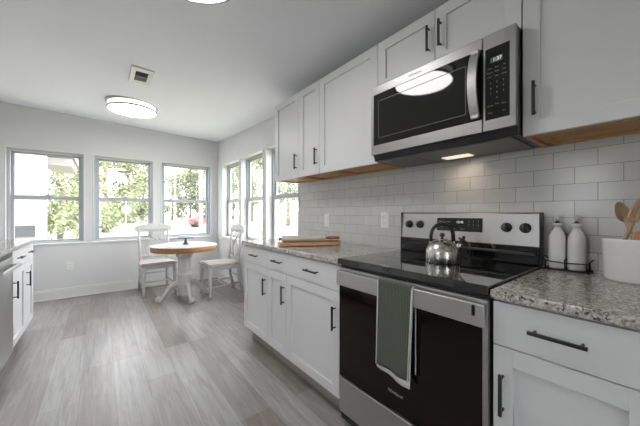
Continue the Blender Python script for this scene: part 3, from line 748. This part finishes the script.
CX, CY = -.099, -.291
cr = thing('utensil_crock', 'white ceramic crock holding wooden utensils', 'crock', (CX, CY, .914))
MB().lathe([(.074, 0), (.0795, .003), (.081, .012), (.0845, .15), (.0850, .158), (.083, .160), (.0805, .157), (.077, .02), (.07, .012)], (CX, CY, .914), 56).build('body', M['crock'], cr)
def utensil(label, foot, head, kind, m, rh, tilt=0.0, name='wooden_spoon', cat='spoon'):
    t = thing(name, label, cat, foot, 'wooden utensils in the crock')
    f = Vector(foot); h = Vector(head); ax = (h - f).normalized()
    b = MB(); b.tube([f, f + (h - f) * .5, h - ax * rh * .7], [.0075, .0068, .0062], 10); b.build('handle', m, t)
    side = Vector((.786, -.618, 0)); side = (Matrix.Rotation(tilt, 3, 'Z') @ side); side = (side - ax * side.dot(ax)).normalized(); nr = ax.cross(side).normalized()
    bb = MB(); n = 28
    if kind == 'spoon':
        vs = []; fs = []; rr = [0, .35, .7, .92, 1.0]
        for layer, dep in ((0, .007), (1, .0105)):
            for q in rr:
                for k_ in range(n):
                    a = 2 * PI * k_ / n; wsc = .72 * (1 - .12 * math.cos(a))
                    vs.append(tuple(h + ax * (math.cos(a) * q * rh) + side * (math.sin(a) * q * rh * wsc) + nr * (dep * (1 - q * q) + (0 if layer == 0 else .004))))
        R = len(rr)
        for layer in (0, 1):
            for i in range(R - 1):
                for k_ in range(n):
                    o_ = layer * R * n; fs.append((o_ + i * n + k_, o_ + i * n + (k_ + 1) % n, o_ + (i + 1) * n + (k_ + 1) % n, o_ + (i + 1) * n + k_))
        for k_ in range(n): fs.append(((R - 1) * n + k_, (R - 1) * n + (k_ + 1) % n, (2 * R - 1) * n + (k_ + 1) % n, (2 * R - 1) * n + k_))
        bb._take(vs, fs, True)
    else:                 # paddle head, with slots for a slotted turner
        def P(u, v, d): return tuple(h + ax * v + side * u + nr * d)
        w = rh * .68
        if kind == 'slot':
            for u0, u1 in ((-w, -w * .55), (-w * .28, w * .28), (w * .55, w)):
                bb.prism([(u0, -rh * .6), (u1, -rh * .6), (u1, rh * .55), (u0, rh * .55)], P, -.003, .003)
            bb.prism([(-w * .5, -rh), (w * .5, -rh), (w, -rh * .58), (-w, -rh * .58)], P, -.003, .003)
            bb.prism([(-w, rh * .5), (w, rh * .5), (w * .8, rh), (w * .3, rh * 1.12), (-w * .3, rh * 1.12), (-w * .8, rh)], P, -.003, .003)
        else: bb.prism([(-w * .45, -rh), (w * .45, -rh), (w, -rh * .4), (w, rh * .9), (w * .7, rh), (-w * .7, rh), (-w, rh * .9), (-w, -rh * .4)], P, -.003, .003)
    bb.build('head', m, t)
utensil('round wooden spoon leaning left in the white crock', (-.080, -.325, .932), (-.088, -.262, 1.176), 'spoon', M['spoon'], .040)
utensil('slotted wooden spoon leaning right in the white crock', (-.105, -.228, .932), (-.118, -.304, 1.176), 'slot', M['spoon'], .042, name='slotted_spoon')
utensil('orange wooden spatula low in the white crock', (-.150, -.300, .932), (-.150, -.312, 1.072), 'paddle', M['orange'], .032, name='wooden_spatula', cat='spatula')

# ------------------------------------------------------------------ board and rolling pin on the left counter
Z0 = .9145
bd = thing('cutting_board', 'pale wooden board under the marble rolling pin', 'cutting board', (-.38, 1.415, Z0))
R = Matrix.Translation((-.375, 1.415, Z0)) @ Matrix.Rotation(math.atan2(-.21, .434), 4, 'Z')
b = MB(); b.prism([(-.235, -.075), (.225, -.075), (.24, -.06), (.24, .06), (.225, .075), (-.235, .075), (-.245, .06), (-.245, -.06)], lambda u, v, d: R @ Vector((u, v, d)), 0.006, .026)
b.build('slab', M['board'], bd)
b = MB()
for u in (-.2, .195): b.box(u - .015, u + .015, -.06, .06, 0, .0065, .001, rot=R)
b.build('foot', M['board'], bd)
b = MB()
for v in (-.03, .03): b.box(-.21, .25, v - .006, v + .006, .0255, .034, .001, rot=R)
b.build('cradle_rail', M['redwood'], bd)
rp = thing('rolling_pin', 'grey marble rolling pin with reddish wooden handles on the board', 'rolling pin', (-.375, 1.415, Z0 + .034))
def pin(prof, name, m):
    b = MB(); b.lathe(prof, (0, 0, 0), 28, axis='x'); bmesh.ops.transform(b.bm, matrix=R @ Matrix.Translation((-.03, 0, .0555)), verts=b.bm.verts[:]); return b.build(name, m, rp)
pin([(.010, -.19), (.0235, -.187), (.025, -.182), (.025, .152), (.0235, .157), (.010, .16)], 'roller', M['marble'])
pin([(.006, .158), (.006, .17), (.012, .19), (.013, .22), (.011, .265), (.006, .28)], 'handle', M['redwood'])
pin([(.006, -.188), (.006, -.192), (.010, -.20), (.011, -.206), (.008, -.213)], 'end_cap', M['pewter'])

# ------------------------------------------------------------------ outlets, switch
def wall_plate(name, y, z, label, kind):
    t = thing(name, label, 'outlet' if kind == 'duplex' else 'switch', (-.0085, y, z - .057))
    MB().box(-.0135, -.0085, y - .036, y + .036, z - .058, z + .058, .002).build('cover_plate', M['plate'], t)
    if kind == 'duplex':
        for q in (-1, 1):
            f = MB().box(-.0150, -.013, y - .0165, y + .0165, z + q * .020 - .0145, z + q * .020 + .0145, .004).build('socket', M['plate'], t)
            b = MB(); b.box(-.0154, -.0148, y - .0075, y - .0055, z + q * .02 - .002, z + q * .02 + .007).box(-.0154, -.0148, y + .0055, y + .0075, z + q * .02 - .002, z + q * .02 + .007).box(-.0154, -.0148, y - .002, y + .002, z + q * .02 - .009, z + q * .02 - .005)
            b.build('slots', M['slot'], f)
    else: MB().box(-.0165, -.013, y - .016, y + .016, z - .033, z + .033, .002).build('rocker', M['plate'], t)
wall_plate('wall_outlet', .955, 1.118, 'white duplex outlet on the tile left of the range', 'duplex')
wall_plate('wall_switch', 1.633, 1.100, 'white rocker switch on the tile behind the rolling pin', 'switch')
t = thing('wall_outlet', 'white outlet low on the grey wall under the left window', 'outlet', (-2.02, YF, .38))
MB().box(-2.056, -1.984, YF - .006, YF, .380, .495, .002).build('cover_plate', M['plate'], t)
for q in (-1, 1):
    f = MB().box(-2.036, -2.004, YF - .0075, YF - .005, .4375 + q * .02 - .0145, .4375 + q * .02 + .0145, .004).build('socket', M['plate'], t)
    b = MB(); z = .4375 + q * .02; b.box(-2.0275, -2.0255, YF - .008, YF - .007, z - .002, z + .007).box(-2.0145, -2.0125, YF - .008, YF - .007, z - .002, z + .007); b.build('slots', M['slot'], f)

# ------------------------------------------------------------------ ceiling lamps and vent
SL = math.atan(0.03)
def ceiling_lamp(x, y, label):
    z = zc(x, y) + .004; t = thing('ceiling_light', label, 'ceiling light', (x, y, z - .1), 'round flush ceiling lights')
    MB().lathe([(.262, z + .01), (.262, z - .018), (.24, z - .02)], (x, y, 0), 64).build('base', M['lampring'], t)
    MB().lathe([(.243, z - .018), (.245, z - .076)], (x, y, 0), 64, cap=False).build('side_shade', M['lampside'], t)
    b = MB(); b.lathe([(.246, z - .066), (.253, z - .067), (.253, z - .083), (.240, z - .0845)], (x, y, 0), 64, cap=False)
    for k in range(24):
        a = 2 * PI * k / 24; c, s_ = math.cos(a) * .2455, math.sin(a) * .2455; b.tube([(x + c, y + s_, z - .02), (x + c, y + s_, z - .076)], .0018, 4)
    b.lathe([(.2465, z - .044), (.248, z - .045), (.2465, z - .046)], (x, y, 0), 64, cap=False)
    b.build('trim_ring', M['lampring'], t)
    MB().lathe([(.241, z - .080), (.22, z - .0845), (.15, z - .087), (.07, z - .0885), (.002, z - .089)], (x, y, 0), 64, cap=False).build('diffuser', M['lamp'], t)
ceiling_lamp(-1.385, 3.62, 'round glowing ceiling light beyond the vent, near the windows')
ceiling_lamp(-1.36, 1.02, 'round glowing ceiling light at the top edge, above the aisle')
vx, vy = -1.395, 2.60; vz = zc(vx, vy)
v = thing('ceiling_vent', 'square white ceiling vent with dark louvres', 'vent', (vx, vy, vz - .02))
b = MB(); b.box(vx - .084, vx + .084, vy - .17, vy - .10, vz - .016, vz + .01, .003).box(vx - .084, vx + .084, vy + .10, vy + .17, vz - .016, vz + .01, .003)
b.box(vx - .084, vx - .047, vy - .101, vy + .101, vz - .016, vz + .01, .003).box(vx + .047, vx + .084, vy - .101, vy + .101, vz - .016, vz + .01, .003); b.build('frame', M['plate'], v)
MB().box(vx - .048, vx + .048, vy - .101, vy + .101, vz - .007, vz + .01).build('duct', M['ventd'], v)
b = MB()
for k in range(9):
    y = vy - .095 + k * .0235
    Rm = Matrix.Translation((vx, y, vz - .010)) @ Matrix.Rotation(math.radians(38 if k < 5 else -38), 4, 'X')
    b.box(-.047, .047, -.008, .008, -.0008, .0008, rot=Rm)
b.box(vx - .048, vx + .048, vy - .006, vy + .006, vz - .018, vz - .010); b.build('louvre', M['ventg'], v)

# ------------------------------------------------------------------ table, cake stand, chairs
TX, TY = -.775, 3.79
t = thing('pedestal_table', 'small round white table with a wooden rim on a white pedestal', 'table', (TX, TY, 0))
MB().lathe([(.40, .722), (.417, .724), (.418, .731), (.414, .736), (.002, .737)], (TX, TY, 0), 72).build('tabletop', M['ttop'], t)
MB().lathe([(.38, .664), (.402, .662), (.408, .668), (.408, .722), (.40, .724)], (TX, TY, 0), 72).build('table_rim', M['apron'], t, label='orange brown wooden rim')
MB().lathe([(.05, .664), (.108, .663), (.108, .585), (.092, .565), (.084, .55), (.080, .45), (.082, .36), (.094, .345), (.094, .325), (.086, .31), (.088, .09), (.094, .08), (.094, .055), (.03, .05)], (TX, TY, 0), 12, smooth=False).build('pedestal', M['chair'], t)
for k in range(4):
    a = math.radians(-88 + 90 * k); ca, sa = math.cos(a), math.sin(a)
    path = [(.075, .20), (.13, .215), (.18, .18), (.225, .115), (.27, .055), (.31, .035), (.335, .045)]; wd = [.040, .039, .034, .030, .028, .029, .022]
    b = MB(); b.tube([(TX + ca * r_, TY + sa * r_, z) for r_, z in path], wd, 12, flat=(.8, 1.0))
    b.lathe([(.01, -.032)] + [(.036, -.028), (.038, 0), (.036, .028)] + [(.01, .032)], (0, 0, 0), 16, axis='y'); 
    n_ = 5 * 16
    bv = list(b.bm.verts)[-n_:]
    bmesh.ops.transform(b.bm, matrix=Matrix.Translation((TX + ca * .315, TY + sa * .315, .0385)) @ Matrix.Rotation(a, 4, 'Z'), verts=bv)
    b.build('leg', M['chair'], t)
sx, sy = TX + .02, TY + .03
c = thing('cake_stand', 'small pewter cake stand on the white table', 'cake stand', (sx, sy, .737))
MB().lathe([(.045, .7375), (.045, .741), (.034, .750), (.022, .765), (.014, .782), (.012, .81), (.02, .822)], (sx, sy, 0), 32).build('stem', M['pewter'], c)
MB().lathe([(.02, .820), (.108, .824), (.114, .828), (.114, .833), (.10, .831), (.003, .830)], (sx, sy, 0), 48).build('plate', M['pewter'], c)

def make_chair():
    r = thing('dining_chair', '', 'chair', (0, 0, 0), 'white dining chairs at the round table')
    m = M['chair']
    for s in (-1, 1):      # front legs
        b = MB(); b.tube([(s * .195, -.195, .44), (s * .200, -.205, .36), (s * .197, -.202, .20), (s * .190, -.200, .06), (s * .195, -.215, .0)], [.031, .031, .022, .017, .022], 10); b.build('leg', m, r)
    for s in (-1, 1):      # rear leg + stile
        b = MB(); b.tube([(s * .185, .275, 0), (s * .180, .215, .22), (s * .178, .195, .44), (s * .185, .205, .62), (s * .195, .235, .80), (s * .198, .262, .94)], [.019, .022, .025, .020, .018, .016], 8); b.build('leg', m, r)
    b = MB(); b.box(-.205, .205, -.212, -.188, .385, .435, .003).box(-.19, .19, .18, .205, .385, .435, .003)
    for s in (-1, 1): b.box(s * .195 - .011, s * .195 + .011, -.2, .2, .385, .435, .003)
    b.build('seat_frame', m, r)
    poly = [(-.225, -.235), (.225, -.235), (.235, -.20), (.205, .195), (.19, .215), (-.19, .215), (-.205, .195), (-.235, -.20)]
    b = MB(); b.prism(poly, lambda u, v, d: (u, v, d), .435, .455); b.prism([(x * .93, y * .93) for x, y in poly], lambda u, v, d: (u, v, d), .4555, .468); b.build('seat', M['seat'], r)
    # crest rail with rounded ears
    pts = [(-.235, .895), (-.252, .925), (-.245, .965), (-.20, .985), (-.10, 1.0), (0, 1.008), (.10, 1.0), (.20, .985), (.245, .965), (.252, .925), (.235, .895), (.19, .878), (.09, .882), (0, .886), (-.09, .882), (-.19, .878)]
    b = MB(); n = len(pts)
    cy = lambda u, z: .252 + .22 * (z - .90) + .018 * (1 - (u / .25) ** 2)
    vs = [(u, cy(u, z) - .012, z) for u, z in pts] + [(u, cy(u, z) + .012, z) for u, z in pts]
    b._take(vs, [tuple(range(n)), tuple(reversed(range(n, 2 * n)))] + [(i, (i + 1) % n, (i + 1) % n + n, i + n) for i in range(n)])
    b.build('crest_rail', m, r)
    b = MB(); b.tube([(-.18, .205, .515), (0, .215, .51), (.18, .205, .515)], .02, 8, flat=(.6, 1)); b.build('back_rail', m, r)
    for s in (-1, 1):      # the crossing curved splats
        P = [(s * .045, .212, .51), (s * .10, .218, .58), (s * .115, .226, .66), (s * .06, .236, .74), (s * -.02, .246, .81), (s * -.075, .262, .91)]
        b = MB(); b.tube(P, .0125, 8, flat=(1.15, .65)); b.build('splat', m, r)
    b = MB(); 
    for s in (-1, 1): b.tube([(s * .193, -.2, .15), (s * .180, .225, .17)], .011, 8)
    b.tube([(-.187, .02, .16), (.187, .02, .16)], .011, 8); b.tube([(-.18, .21, .26), (.18, .21, .26)], .010, 8)
    b.build('stretcher', m, r)
    return r
ch = make_chair(); ch.location = (-1.03, 4.355, 0); ch.rotation_euler = (0, 0, math.radians(2))
ch['label'] = 'white wooden chair with worn brown seat behind the table, against the far windows'
c2 = copy_tree(ch); c2.location = (-.315, 3.70, 0); c2.rotation_euler = (0, 0, math.radians(-90))
c2['label'] = 'white wooden chair right of the table, its back to the counter end'
